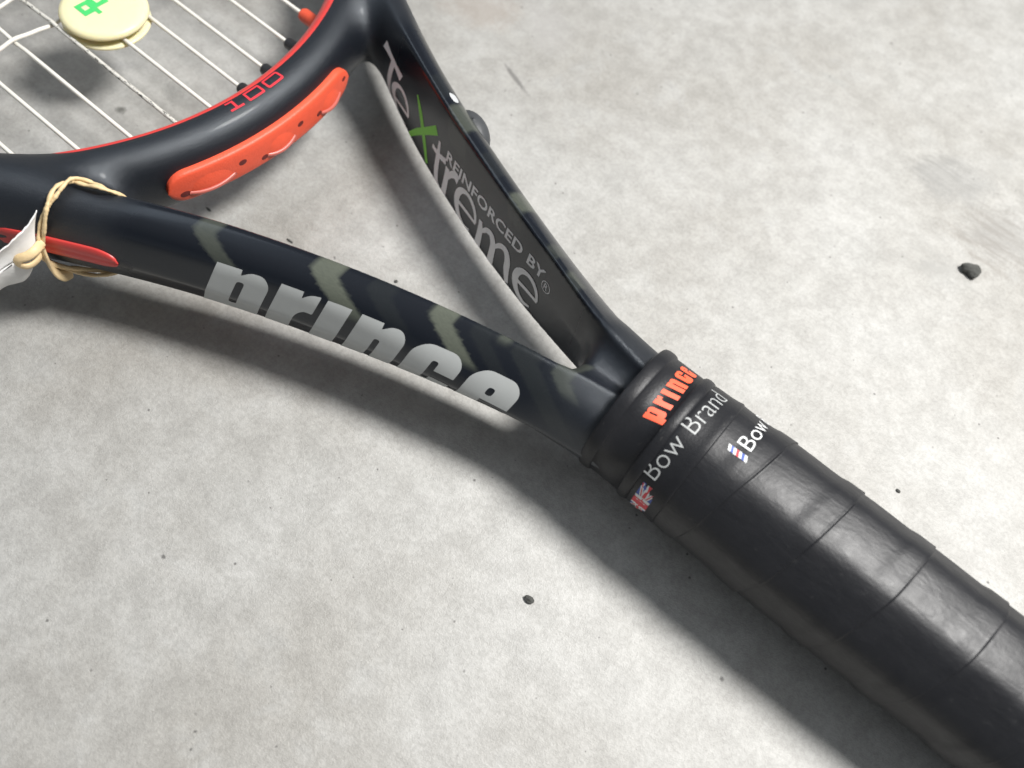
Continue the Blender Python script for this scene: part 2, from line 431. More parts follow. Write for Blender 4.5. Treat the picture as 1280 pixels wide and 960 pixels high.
M_CREAM = plain('cream_rubber', (0.76, 0.70, 0.44), 0.42, 0.06, 0.12, 0.4, 0, 1, Subsurface_Weight=0.35, Subsurface_Radius=(0.004, 0.003, 0.0014), Subsurface_Scale=1.0)
M_LOGO = plain('bright_green_ink', (0.06, 0.55, 0.14), 0.45)
M_BAND = plain('tan_rubber', (0.70, 0.53, 0.30), 0.45, 0.14, 0.6, 0.4, 0.12, 1.2)
M_PAPER = plain('white_paper', (0.74, 0.735, 0.72), 0.75, 0.05, 0.2, 0.3, 0.12, 0.5)
M_INK = plain('black_ink', (0.03, 0.03, 0.035), 0.5)
M_STONE = plain('dark_grit', (0.07, 0.071, 0.066), 0.85, 0.6, 1.2, 0.3, 0.5, 1.6)

# =====================================================================
# the floor
# =====================================================================
N = 8
fv = [(-2 + 4 * i / N, -2 + 4 * j / N, 0) for i in range(N + 1) for j in range(N + 1)]
floor = mk('floor', fv, grid_faces(N + 1, N + 1), M_FLOOR, None, False, world=True)
floor['kind'] = 'structure'; floor['label'] = 'pale grey concrete floor with small air holes and stains'

# =====================================================================
# the racket
# =====================================================================
racket = thing('tennis_racket', 'black tennis racket with red throat strip and black wrapped grip lying on concrete', 'tennis racket', (0, 0, 0))

def surface_nets(f, lo, hi, h):
    ax = [np.arange(lo[i], hi[i] + h, h) for i in range(3)]
    G = np.meshgrid(*ax, indexing='ij'); D = f(*G); S = D < 0
    nx, ny, nz = D.shape
    c = [(i, j, k) for i in (0, 1) for j in (0, 1) for k in (0, 1)]
    sl = lambda A, o: A[o[0]:nx - 1 + o[0], o[1]:ny - 1 + o[1], o[2]:nz - 1 + o[2]]
    cnt = sum(sl(S, o).astype(np.int8) for o in c); act = (cnt > 0) & (cnt < 8)
    I = np.argwhere(act); idx = np.full(act.shape, -1, np.int64); idx[act] = np.arange(len(I))
    acc = np.zeros((len(I), 3)); num = np.zeros(len(I))
    for a in c:
        for ax_ in range(3):
            if a[ax_] == 1: continue
            b = list(a); b[ax_] = 1
            da = D[I[:, 0] + a[0], I[:, 1] + a[1], I[:, 2] + a[2]]; db = D[I[:, 0] + b[0], I[:, 1] + b[1], I[:, 2] + b[2]]
            x = (da < 0) != (db < 0); t = np.where(x, da / np.where(x, da - db, 1), 0)
            p = np.array(a, float)[None].repeat(len(I), 0); p[:, ax_] += t
            acc[x] += p[x]; num[x] += 1
    V = (I + acc / num[:, None]) * h + np.array(lo)
    F = []
    for ax_ in range(3):
        o1, o2 = [(1, 2), (2, 0), (0, 1)][ax_]
        a = [slice(None)] * 3; b = [slice(None)] * 3; a[ax_] = slice(0, -1); b[ax_] = slice(1, None)
        ch = S[tuple(a)] != S[tuple(b)]; J = np.argwhere(ch); ins = S[tuple(a)][ch]
        ok = (J[:, o1] > 0) & (J[:, o2] > 0) & (J[:, o1] < D.shape[o1] - 1) & (J[:, o2] < D.shape[o2] - 1)
        J = J[ok]; ins = ins[ok]
        q = []
        for d1, d2 in ((-1, -1), (0, -1), (0, 0), (-1, 0)):
            K = J.copy(); K[:, o1] += d1; K[:, o2] += d2; q.append(idx[K[:, 0], K[:, 1], K[:, 2]])
        Q = np.stack(q, 1); Q[~ins] = Q[~ins][:, ::-1]; F.append(Q)
    return V, np.concatenate(F)
def newton(V, f, it=3):
    for _ in range(it):
        e = 0.02; d = f(V[:, 0], V[:, 1], V[:, 2])
        g = np.stack([f(V[:, 0] + e, V[:, 1], V[:, 2]) - d, f(V[:, 0], V[:, 1] + e, V[:, 2]) - d, f(V[:, 0], V[:, 1], V[:, 2] + e) - d], 1) / e
        st = -(d / np.maximum((g * g).sum(1), 0.15))[:, None] * g
        V = V + np.clip(st, -0.4, 0.4)
    return V
FV, FF = surface_nets(frame_sdf, (-214.0, -126.0, -14.6), (12.0, 126.0, 14.6), 0.8)
FV = newton(FV, frame_sdf)
def band_mask(V):
    """pale woven stripes under the lacquer: slanting on the left arm, short blocks on the right"""
    x, y, z = V[:, 0], V[:, 1], V[:, 2]
    m = np.zeros(len(V)); sl = arm_dc(x); u = (np.abs(y) - arm_c(x)) / np.sqrt(1 + sl * sl)
    d = np.maximum(u + 4.2, 0) + (13.3 - np.abs(z))              # way round the section from the inner top edge
    e = 0.55
    for x0, w_, dm, st in ((-102.5, 5.0, 17, 0.40), (-75.2, 6.6, 18, 0.74), (-47.0, 5.8, 17, 0.74), (-31, 3.0, 5, 0.45), (-16.5, 5.0, 11, 0.32), (-62, 6, 15, 0.05), (-37, 5, 17, 0.05), (-27, 7, 24, 0.07)):
        lo = x0 + 1.0 * np.maximum(d - 4.5, 0)
        m = np.maximum(m, st * sstep(-e, e, x - lo) * sstep(-e, e, lo + w_ - x) * (1 - sstep(dm - 4, dm, d)) * (y < 0) * (z > -9))
    for x0, x1, zb, st in ((-87, -77.5, 5, 0.42), (-56.5, -50.5, 7, 0.5), (-40, -36, 8, 0.2), (-31.5, -26, 10, 0.34), (-98, -90, 0, 0.05), (-70, -62, 1, 0.05)):
        lo = x0 + 0.35 * (12 - z); hi = x1 + 0.35 * (12 - z)
        m = np.maximum(m, st * sstep(-e, e, x - lo) * sstep(-e, e, hi - x) * sstep(zb - 1, zb + 1, z) * (y > 0) * np.where(u < -0.8, 0.45, 1.0))
    return m
nF = len(FV); bandv = band_mask(FV)
satin = np.clip(sstep(-28, -6, FV[:, 0]) + sstep(-112, -122, FV[:, 0]), 0, 1)
FVz = FV + np.array([0, 0, ZM])
# the rest of the hoop, beyond the picture
def hoop_surf(phi, ang, off=0.0):
    phi = np.asarray(phi, float); ang = np.asarray(ang, float)
    phi, ang = np.broadcast_arrays(phi, ang)
    lo = np.zeros(phi.shape); hi = lo + 14
    for _ in range(36):
        m = (lo + hi) / 2; d = hoop_section(m * np.cos(ang), m * np.sin(ang)); lo = np.where(d < 0, m, lo); hi = np.where(d < 0, hi, m)
    r = lo
    u, z = (r + off) * np.cos(ang), (r + off) * np.sin(ang)
    nx, ny = np.cos(phi) / HB, np.sin(phi) / HA; k = np.sqrt(nx * nx + ny * ny)
    return np.stack([XH + HB * np.cos(phi) + u * nx / k, HA * np.sin(phi) + u * ny / k, ZM + z], -1)
ph0 = math.acos((-208 - XH) / HB)
PH, AN = np.meshgrid(np.linspace(ph0, 2 * math.pi - ph0, 120), np.linspace(0, 2 * math.pi, 28, endpoint=False), indexing='ij')
hv = hoop_surf(PH, AN, 0.4).reshape(-1, 3); hf = grid_faces(120, 28, cv=True)
allV = np.concatenate([FVz, hv]); allF = [tuple(q) for q in FF] + [tuple(i + nF for i in q) for q in hf]
frame = mk('frame', allV, allF, M_FRAME, racket)
for nm, vals in (('band', bandv), ('satin', satin)):
    at = frame.data.attributes.new(nm, 'FLOAT', 'POINT')
    at.data.foreach_set('value', np.concatenate([vals, np.full(len(hv), 0.0 if nm == 'band' else 1.0)]).astype(np.float32))

# ---- red trim round the inside edge of the hoop
PH, AN = np.meshgrid(np.linspace(-1.25, 1.25, 200), np.radians(np.linspace(97, 250, 26)), indexing='ij')
w0 = np.radians(97 + 4.0 * (1 - sstep(-0.5, 0.4, PH)))      # wider towards the right
AN2 = w0 + (AN - math.radians(97)) * (math.radians(250) - w0) / math.radians(153)
ed = np.minimum(1, np.minimum(np.arange(26), 25 - np.arange(26)) / 1.0)[None, :]
tv = hoop_surf(PH, AN2, 0.0) ; tv = hoop_surf(PH, AN2, -0.3 + 0.55 * ed)
mk('inner_trim', tv.reshape(-1, 3), grid_faces(200, 26), M_REDTRIM, racket)

# ---- strings
def inner_x(y):  # where the hoop's inner face is, on the string plane
    return XH + (HB - 6.7) * math.sqrt(max(0, 1 - (y / (HA - 6.7)) ** 2))
MAINS = [-81, -66, -52, -39.4, -27.2, -15.5, -5.2, 5.8, 15.6, 27.7, 39.3, 52, 66, 81]
CROSS = [-194 - 14.2 * k for k in range(16)]
for i, y in enumerate(MAINS):
    x1 = inner_x(y) + 4; x0 = 2 * XH - x1
    xs = np.linspace(x1, x0, 150); zz = np.full(150, ZM)
    for k, xc in enumerate(CROSS): zz += (0.55 if (i + k) % 2 else -0.55) * np.exp(-((xs - xc) / 3.2) ** 2)
    v, f = tube(np.stack([xs, np.full(150, y), zz], 1), 0.60, 10)
    o = mk('main_string', v, f, M_STRM if i == 5 else M_STR, racket)
    if i == 5: o['label'] = 'off-white string speckled with dark marks'
    # the barrel it comes out of
    xb = inner_x(y) - (3.2 if i >= 7 else 0); red = i == 10
    if not red:
        r = 1.75; pth = np.array([[xb + 5.5, y, ZM], [xb - 2.6, y, ZM], [xb - 3.2, y, ZM], [xb - 3.3, y, ZM]])
        v, f = tube(pth, [r, r, r * 0.85, 0.8], 16)
    else:
        pth = np.array([[xb + 6, y, ZM], [xb - 3.6, y, ZM], [xb - 4.2, y, ZM], [xb - 4.3, y, ZM]])
        v, f = tube(pth, [2.1, 2.1, 1.8, 0.8], 8)
    mk('grommet', v, f, M_RED if red else M_BLACKPL, racket)
for k, xc in enumerate(CROSS):
    ym = (HA - 6.7) * math.sqrt(max(0, 1 - ((xc - XH) / (HB - 6.7)) ** 2)) + 4
    ys = np.linspace(-ym, ym, 170); zz = np.full(170, ZM)
    for i, y in enumerate(MAINS): zz += (-0.85 if (i + k) % 2 else 0.85) * np.exp(-((ys - y) / 3.4) ** 2)
    v, f = tube(np.stack([np.full(170, xc), ys, zz], 1), 0.60, 10)
    mk('cross_string', v, f, M_STR, racket)

# ---- red grommet strip on the outside of the throat bridge
def bridge(yv, u, z):
    """point at arc position y, distance u out from the hoop's centre line, height z from the mid plane"""
    yv = np.asarray(yv, float); phi = np.arcsin(yv / HA)
    nx, ny = np.cos(phi) / HB, np.sin(phi) / HA; k = np.sqrt(nx * nx + ny * ny)
    return np.stack(np.broadcast_arrays(XH + HB * np.cos(phi) + u * nx / k, yv + u * ny / k, ZM + z), -1)
Y0, Y1 = -30.0, 28.6
ny_ = 150; yy = np.linspace(Y0, Y1, ny_); HZ = 5.0
endd = np.minimum(yy - Y0, Y1 - yy); hz = np.where(endd < HZ, np.sqrt(np.maximum(HZ ** 2 - (HZ - endd) ** 2, 0.04)), HZ)
prof = [(-1.0, 5.8), (-1.0, 7.6), (-0.93, 8.2), (-0.8, 8.45), (-0.4, 8.6), (0.0, 8.65), (0.4, 8.6), (0.8, 8.45), (0.93, 8.2), (1.0, 7.6), (1.0, 5.8)]
sv = np.stack([bridge(yy, np.full(ny_, u), hz * q - 0.3) for q, u in prof], 1)
strip = mk('throat_grommet_strip', sv.reshape(-1, 3), grid_faces(ny_, len(prof), flip=True) , M_RED, racket)
SADDLES = [(-25.5, -13.2), (-4.2, 5.4), (15.2, 24.2)]
for a, b in SADDLES:
    L = b - a; n = 40; m = 14
    t_ = np.linspace(0, 1, n)
    bul = np.sin(np.pi * t_ ** 0.9) ** 0.8
    S = []
    for j in range(m):
        q = j / (m - 1)                                # from the top of the saddle over the lip to the foot
        an = q * math.pi
        S.append(bridge(a + L * t_, 8.35 + 1.15 * bul * math.sin(an) ** 0.5 * (0.35 + 0.65 * q), 1.0 - 4.6 * q - 0.6 * bul * q + 1.4 * bul * (1 - q)))
    mk('string_saddle', np.stack(S, 1).reshape(-1, 3), grid_faces(n, m, flip=True), M_RED, strip)
    n = 30; t_ = np.linspace(0.02, 0.98, n); bul = np.sin(np.pi * t_ ** 0.9) ** 0.8
    pth = bridge(a + L * t_, 8.1 + 1.15 * bul, -2.2 - 0.75 * bul)
    v, f = tube(pth, 0.62, 10); mk('string_loop', v, f, M_LOOP, strip)
def hole(y, z, r=0.9, u=8.62, parent=strip):
    t_ = np.linspace(0, 2 * math.pi, 18, endpoint=False)
    rim = bridge(y + r * 1.25 * np.cos(t_), np.full(18, u), z + r * np.sin(t_)); low = bridge(y + r * np.cos(t_), np.full(18, u + 0.06), z + r * 0.8 * np.sin(t_))
    c = bridge(np.array([y]), np.array([u + 0.06]), np.array([float(z)]))
    V = np.concatenate([rim, low, c]); F = [(i, (i + 1) % 18, 18 + (i + 1) % 18, 18 + i) for i in range(18)] + [(18 + i, 18 + (i + 1) % 18, 36) for i in range(18)]
    mk('string_hole', V, F, M_HOLE, parent)
for y, z, r in ((-26.3, -2.0, 1.0), (-11.2, 0.2, 0.95), (-5.0, -2.3, 0.8), (7.3, 0.5, 0.85), (14.4, -1.6, 0.8), (26.0, 1.0, 0.7)): hole(y, z, r)

# ---- red strip let into the outer side of the left arm, and a dark socket at its end
n = 90; xs = np.linspace(-176, -118.6, n); HZ = 3.1
endd = -118.6 - xs; hz = np.where(endd < HZ * 1.9, np.sqrt(np.maximum(1 - (1 - endd / (HZ * 1.9)) ** 2, 0.003)) * HZ, HZ)
prof = [(-1, -0.5), (-1, 0.25), (-0.9, 0.42), (-0.3, 0.5), (-0.12, 0.30), (0.12, 0.30), (0.3, 0.5), (0.9, 0.42), (1, 0.25), (1, -0.5)]
S = []
for q, off in prof: S.append(arm_pt(xs, hz * q + 0.55 - 0.012 * (xs + 120), 1, -1, off))
mk('side_grommet_strip', np.stack(S, 1).reshape(-1, 3), grid_faces(n, len(prof)), M_REDTRIM, racket)
t_ = np.linspace(0, 2 * math.pi, 20, endpoint=False)
ring = [arm_pt(-117.6 + 2.4 * k * np.cos(t_), 0.2 + 1.9 * k * np.sin(t_), 1, -1, o_) for k, o_ in ((1, -0.2), (0.85, 0.14), (0.3, 0.16))]
mk('end_socket', np.concatenate(ring), [(k * 20 + i, k * 20 + (i + 1) % 20, (k + 1) * 20 + (i + 1) % 20, (k + 1) * 20 + i) for k in range(2) for i in range(20)] + [tuple(range(40, 60))], M_BLACKPL, racket)

# ---- grey rubber knob on the outer side of the right arm, and a paint chip before it
nu, nv = 20, 28
U, V_ = np.meshgrid(np.linspace(0.02, math.pi - 0.02, nu), np.linspace(0, 2 * math.pi, nv, endpoint=False), indexing='ij')
sl = arm_dc(-84.0); cf = 1 / math.sqrt(1 + sl * sl)
e1 = np.array([cf, sl * cf, 0]); e2 = np.array([-sl * cf, cf, 0]); cen = np.array([-84.0 - 5.2 * sl * cf, arm_c(-84.0) + 5.2 * cf, ZM + 3.5])
kv = cen + 7.2 * (np.sin(U) * np.cos(V_))[..., None] * e1 + 4.6 * (np.sin(U) * np.sin(V_))[..., None] * e2 + 6.0 * np.cos(U)[..., None] * np.array([0, 0, 1.0])
mk('rubber_knob', kv.reshape(-1, 3), grid_faces(nu, nv, cv=True) + [tuple(reversed(range(nv))), tuple(range((nu - 1) * nv, nu * nv))], M_BUMPER, racket)
def on_frame(P, off=0.08):
    """drop points straight down on to the frame from above"""
    P = np.asarray(P, float); z = np.full(len(P), 14.5)
    for _ in range(60): z = z - np.maximum(frame_sdf(P[:, 0], P[:, 1], z) - off, 0) * 0.7
    return np.stack([P[:, 0], P[:, 1], z + ZM], 1)
V2, F2 = cdt([rounded([(-91.3, 37.6), (-90.2, 38.9), (-88.3, 38.2), (-87.2, 37.0), (-87.8, 35.9), (-90.0, 36.5)], 0.6)], 0.5)
mk('paint_chip', on_frame(V2), F2, M_CHIP, racket)

def lift(P, side, sy, off):
    """push face points out sideways until they lie just proud of the frame"""
    P = np.array(P, float); x = P[:, 0]; sl = arm_dc(x); cf = 1 / np.sqrt(1 + sl * sl)
    n_ = np.stack([-sl * cf * side, sy * cf * side, 0 * x], 1)
    for _ in range(25):
        d = frame_sdf(P[:, 0], P[:, 1], P[:, 2] - ZM)
        P = P + n_ * ((off - d) * 0.7)[:, None]
    return P
# =====================================================================
# lettering
# =====================================================================
G = {}   # heavy rounded letters, millimetres, top of the x-height at y=0, foot at y=-20: list of (loops, width)
G['p'] = ([rounded([(0,0),(5.9,0),(6.1,-1.5),(8.0,-0.1),(11.2,0),(13.2,-2.2),(13.2,-18),(11,-20.0),(6.2,-20.0),(6.2,-24.5),(0,-24.5)], [0,0,0.4,1,2.5,2.5,2.5,2.5,0,0,0]),
           rounded([(5.8,-3.4),(7.7,-3.4),(7.7,-12.4),(5.8,-12.4)], 0.9)], 15.2)
G['r'] = ([rounded([(0,0),(5.4,0),(5.6,-1.8),(7.0,-0.3),(9.6,0.1),(9.6,-5.6),(7.4,-5.4),(5.9,-7.4),(5.9,-20),(0,-20)], [0,0,0.4,1,0.4,0.5,1.5,1.5,0,0])], 11.2)
G['i'] = ([[(0,0),(5.9,0),(5.9,-20),(0,-20)]], 8.4)
G['n'] = ([rounded([(0,0),(5.5,0),(5.7,-1.6),(7.6,-0.1),(10.4,0),(12.2,-2.2),(12.2,-20),(7.0,-20),(7.0,-4.8),(5.5,-4.8),(5.5,-20),(0,-20)], [0,0,0.4,1,2.2,2.2,0,0,0.7,0.7,0,0])], 14.2)
G['c'] = ([rounded([(2.6,0),(10.2,0),(12.6,-2.2),(12.6,-6.3),(7.4,-6.3),(7.4,-3.4),(5.7,-3.4),(5.7,-12.2),(7.4,-12.2),(7.4,-8.8),(12.6,-8.8),(12.6,-17.8),(10.2,-20),(2.6,-20),(0,-17.6),(0,-2.4)], [2.6,2.4,2.4,0.2,0.2,0.8,0.8,0.8,0.8,0.2,0.2,2.4,2.4,2.6,2.6,2.6])], 15.0)
G['e'] = ([rounded([(2.6,0),(10.2,0),(12.6,-2.2),(12.6,-7.6),(5.4,-7.6),(5.4,-11.8),(7.2,-11.8),(7.2,-9.3),(12.6,-9.3),(12.6,-17.8),(10.2,-20),(2.6,-20),(0,-17.6),(0,-2.4)], [2.6,2.4,2.4,0.2,0.2,0.8,0.8,0.2,0.2,2.4,2.4,2.6,2.6,2.6]),
           rounded([(5.4,-3.5),(7.2,-3.5),(7.2,-5.8),(5.4,-5.8)], 0.8)], 12.6)
def heavy_word(step, clip=None, gap=0.0):
    parts = []; x = 0
    for ch in 'prince':
        loops, w = G[ch]
        if clip is not None: loops = [[(px, max(py, clip)) for px, py in L] for L in loops]
        v, f = cdt(loops, step); parts.append((v + np.array([x, 0]), f)); x += w + gap
    return join(parts), x - gap
# big silver word on the outer side of the left arm
(v, f), wid = heavy_word(1.0, -21.0)
zt = 9.4 - 1.9 * np.clip((v[:, 0] - 30) / 47.0, 0, 1)
zz = zt + v[:, 1] * (1.0 - 0.10 * np.clip((v[:, 0] - 20) / 57, 0, 1))
xx = -95.3 + v[:, 0] + 0.333 * (zz - 9.3)
mk('brand_lettering', lift(arm_pt(xx, zz, 1, -1), 1, -1, 0.08), f, M_SILVER, racket, True)['label'] = 'large silver letters reading prince'

# tall word on the inner side of the right arm
def arm_word(strokes, mat, name, label):
    parts = []
    for k, (pts, w) in enumerate(strokes):
        v, f = stroke(pts, [q * 1.3 for q in w], 26)
        parts.append((lift(arm_pt(v[:, 0], np.clip(v[:, 1], -12.4, 12), -1, 1), -1, 1, 0.05 + 0.005 * k), f))
    v, f = join(parts); o = mk(name, v, f, mat, racket); o['label'] = label; return o
def e_strokes(cx, cz, w, h, tilt=0.10):
    P = lambda a, k=1.0: (cx + w / 2 * k * math.cos(a) + tilt * h / 2 * math.sin(a), cz + h / 2 * math.sin(a))
    arc = [P(math.radians(d)) for d in (4, 35, 65, 95, 125, 155, 185, 215, 245, 275, 305)]
    return [(arc, [0.7, 1.0, 1.1, 1.0, 1.3, 1.7, 1.9, 1.7, 1.3, 0.9, 0.5]),
            ([(cx - w / 2 + 0.5, cz - 0.6), (cx, cz - 0.1), (cx + w / 2 + 0.1, cz + 0.25)], [0.9, 0.9, 0.8])]
TX = [([(-119.6, 5.0), (-114.6, 3.3), (-109.8, 1.3)], [2.2, 1.4, 1.4, 2.2]), ([(-114.4, 3.2), (-115.4, -2), (-116.2, -7), (-116.6, -12.9)], [1.4, 1.5, 1.5, 1.7])]
TX += e_strokes(-108.4, -7.4, 9.4, 11.4, -0.12)
TX += [([(-86.8, 0.8), (-86.2, -4), (-85.6, -9), (-84.4, -12.0), (-82.6, -12.6)], [0.7, 1.5, 1.7, 1.5, 0.8]), ([(-89.6, -3.6), (-86.0, -3.4), (-82.2, -2.2)], [1.1, 1.2, 1.5])]
TX += [([(-80.8, -3.0), (-80.4, -7), (-80.2, -12.9)], [1.5, 1.7, 1.9]), ([(-80.4, -7.0), (-78.8, -3.6), (-77.0, -2.0), (-75.2, -2.2)], [0.7, 1.4, 1.8, 2.2])]
TX += e_strokes(-69.2, -7.2, 9.8, 10.6, -0.10)
TX += [([(-62.6, -3.8), (-61.8, -7), (-61.4, -12.9)], [1.1, 1.7, 2.0]), ([(-61.8, -7.6), (-59.6, -4.4), (-57.4, -3.8), (-55.8, -5.8), (-55.4, -8.6), (-55.0, -12.9)], [0.6, 1.2, 1.7, 1.8, 1.8, 2.0]),
       ([(-55.6, -6.8), (-53.2, -3.4), (-50.8, -2.8), (-49.2, -5.0), (-48.6, -8), (-47.2, -11.6)], [0.6, 1.2, 1.7, 1.8, 1.8, 1.2])]
TX += e_strokes(-40.3, -6.2, 9.4, 9.6, -0.08)
arm_word(TX, M_GREY, 'tall_lettering', 'tall grey letters reading TeXtreme')
arm_word([([(-101.2, 3.6), (-98.4, 0.0), (-94.6, -5.4), (-90.6, -11.6)], [0.5, 1.4, 1.5, 1.0]), ([(-102.4, -12.6), (-98.0, -7.0), (-93.0, -1.6), (-89.2, 2.4)], [1.0, 1.5, 1.7, 2.1])], M_GREEN, 'green_letter', 'bright green letter X in the tall word')
v, f = font_mesh('REINFORCED BY', 0.022, 1.04); v = v - v.min(0); Lx, Hx = v.max(0)
xx = -82.4 + v[:, 0] / Lx * 46.2; zz = -1.7 + 0.078 * (xx + 82.4) + v[:, 1] / Hx * 3.7
mk('small_lettering', lift(arm_pt(xx, zz, -1, 1), -1, 1, 0.07), f, M_GREY, racket)['label'] = 'small grey capitals reading REINFORCED BY'
t_ = np.linspace(0, 2 * math.pi, 28, endpoint=False)
ringv = np.concatenate([np.stack([-34.6 + r * np.cos(t_), 1.6 + r * np.sin(t_)], 1) for r in (1.75, 1.5)]); ringf = [(i, (i + 1) % 28, 28 + (i + 1) % 28, 28 + i) for i in range(28)]
v, f = font_mesh('R', 0.01); v = v - (v.min(0) + v.max(0)) / 2; v = v / np.abs(v).max() * 0.95 + np.array([-34.6, 1.6])
v, f = join([(ringv, ringf), (v, f)])
mk('registered_mark', lift(arm_pt(v[:, 0], v[:, 1], -1, 1), -1, 1, 0.07), f, M_GREY, racket)

# outlined red number on the hoop's top
def box_ring(x0, x1, y0, y1, w, r=0.5): return [rounded([(x0, y0), (x1, y0), (x1, y1), (x0, y1)], r), rounded([(x0 + w, y0 + w), (x1 - w, y0 + w), (x1 - w, y1 - w), (x0 + w, y1 - w)], r * 0.4)]
parts = [cdt([[(0.5, 2.7), (0.5, 3.3), (2.9, 3.3), (2.9, 0.6), (4.6, 0.6), (4.6, 0), (0.6, 0), (0.6, 0.6), (2.2, 0.6), (2.2, 2.7)]], 0.5),
         cdt(box_ring(6.2, 11.4, 0, 3.3, 0.62), 0.5), cdt(box_ring(12.6, 18.2, 0, 3.3, 0.62, 0.8), 0.5)]
v, f = join(parts)
Yv = -8.6 + v[:, 0] * 1.03; phi = np.arcsin(Yv / HA)
uu = -(v[:, 1] - 0.2) + 1.4                         # letter tops towards the strings
ang = np.arccos(np.clip(uu / 10.0, -1, 1))
def hoop_at_u(phi, u, off):
    lo = np.zeros(u.shape); hi = lo + 14
    for _ in range(36):
        m = (lo + hi) / 2; d = hoop_section(u, m); lo = np.where(d < 0, m, lo); hi = np.where(d < 0, hi, m)
    return np.arctan2(lo, u)
mk('size_number', hoop_surf(phi, hoop_at_u(phi, uu, 0), 0.09), f, M_REDINK, racket)['label'] = 'outlined red number 100'

# =====================================================================
# the handle
# =====================================================================
ZH = 16.5
def octo(th, k, n=26.0):
    """rounded octagon as a radius factor; k=0 gives a circle"""
    s_ = np.zeros_like(th)
    for i in range(8): s_ = s_ + np.maximum(np.cos(th - math.radians(90 + 45 * i)), 0) ** n
    r = s_ ** (-1 / n)
    return 1 + k * (r / 1.025 - 1)
def on_handle(x, th, r):
    x, th, r = np.broadcast_arrays(np.asarray(x, float), np.asarray(th, float), np.asarray(r, float))
    return np.stack([x, r * np.cos(th), ZH + r * np.sin(th)], -1)
def ring_part(name, xs, rs, mat, parent, okf=lambda x: 0.25, seg=160, wob=0.0):
    th = np.linspace(0, 2 * math.pi, seg, endpoint=False); V = []
    for x, r in zip(xs, rs):
        wv = wob * (np.sin(3 * th + x) + np.sin(7 * th + 2 * x) * 0.6)
        V.append(on_handle(x + wv * 0.6, th, r * octo(th, okf(x)) + wv * 0.2))
    return mk(name, np.concatenate(V), grid_faces(len(xs), seg, cv=True, flip=True), mat, parent)
R_COL = 16.6
xs, rs = [], []
for x0, dx, hgt in ((1.3, 1.75, 0.6), (12.6, 1.55, 0.8)):
    for a in np.linspace(-90, 90, 13):
        xs.append(x0 + dx * math.sin(math.radians(a))); rs.append(R_COL + hgt * math.cos(math.radians(a)) ** 0.8)
xs = [-0.5] + xs + [14.2]; rs = [15.0] + rs + [15.5]
collar = ring_part('rubber_collar', xs, rs, M_RUB, racket)
(v, f), wid = heavy_word(1.6, None, 2.2)
th = np.radians(116.0 - v[:, 0] / wid * 68.0); xx = 5.9 - v[:, 1] * 0.205 - 0.0 + (wid / 2 - v[:, 0]) * 0.012
xx = xx - 0.0; th = th - 0.0 + (v[:, 1] + 10) * 0.0032
o = mk('collar_lettering', on_handle(xx, th, R_COL * octo(th, 0.25) + 0.09), f, M_CORAL, collar); o['label'] = 'orange-red letters reading prince on the collar'

# finishing tape with its printing
R_TAPE = 17.05
tape = ring_part('finishing_tape', [13.4, 13.9, 15.0, 17.0, 19.0, 20.5, 21.7, 22.2, 22.25], [16.2, R_TAPE - 0.15, R_TAPE, R_TAPE + 0.05, R_TAPE + 0.1, R_TAPE + 0.28, R_TAPE + 0.52, R_TAPE + 0.42, 16.2], M_RUB, racket, wob=0.10)
TAPE_X = [13.4, 13.9, 15.0, 17.0, 19.0, 20.5, 21.7]; TAPE_R = [R_TAPE - 0.2, R_TAPE - 0.15, R_TAPE, R_TAPE + 0.05, R_TAPE + 0.1, R_TAPE + 0.28, R_TAPE + 0.52]
def wrap_text(txt, th0, span_mm, x_base, cap, r, mat, name, parent, slope=0.0, bold=0.0):
    v, f = font_mesh(txt, bold); v = v - v.min(0); Lx = v[:, 0].max(); H = v[:, 1].max()
    th = math.radians(th0) - v[:, 0] / Lx * span_mm / r; x = x_base - v[:, 1] / H * cap + slope * v[:, 0] / Lx
    return mk(name, on_handle(x, th, np.interp(x, TAPE_X, TAPE_R) * octo(th, 0.25) + 0.09), f, mat, parent)
wrap_text('Bow Brand', 151, 28.5, 17.3, 4.4, R_TAPE + 0.13, M_TAPEINK, 'tape_lettering', tape, slope=1.2, bold=-0.014)['label'] = 'white letters reading Bow Brand on the tape'
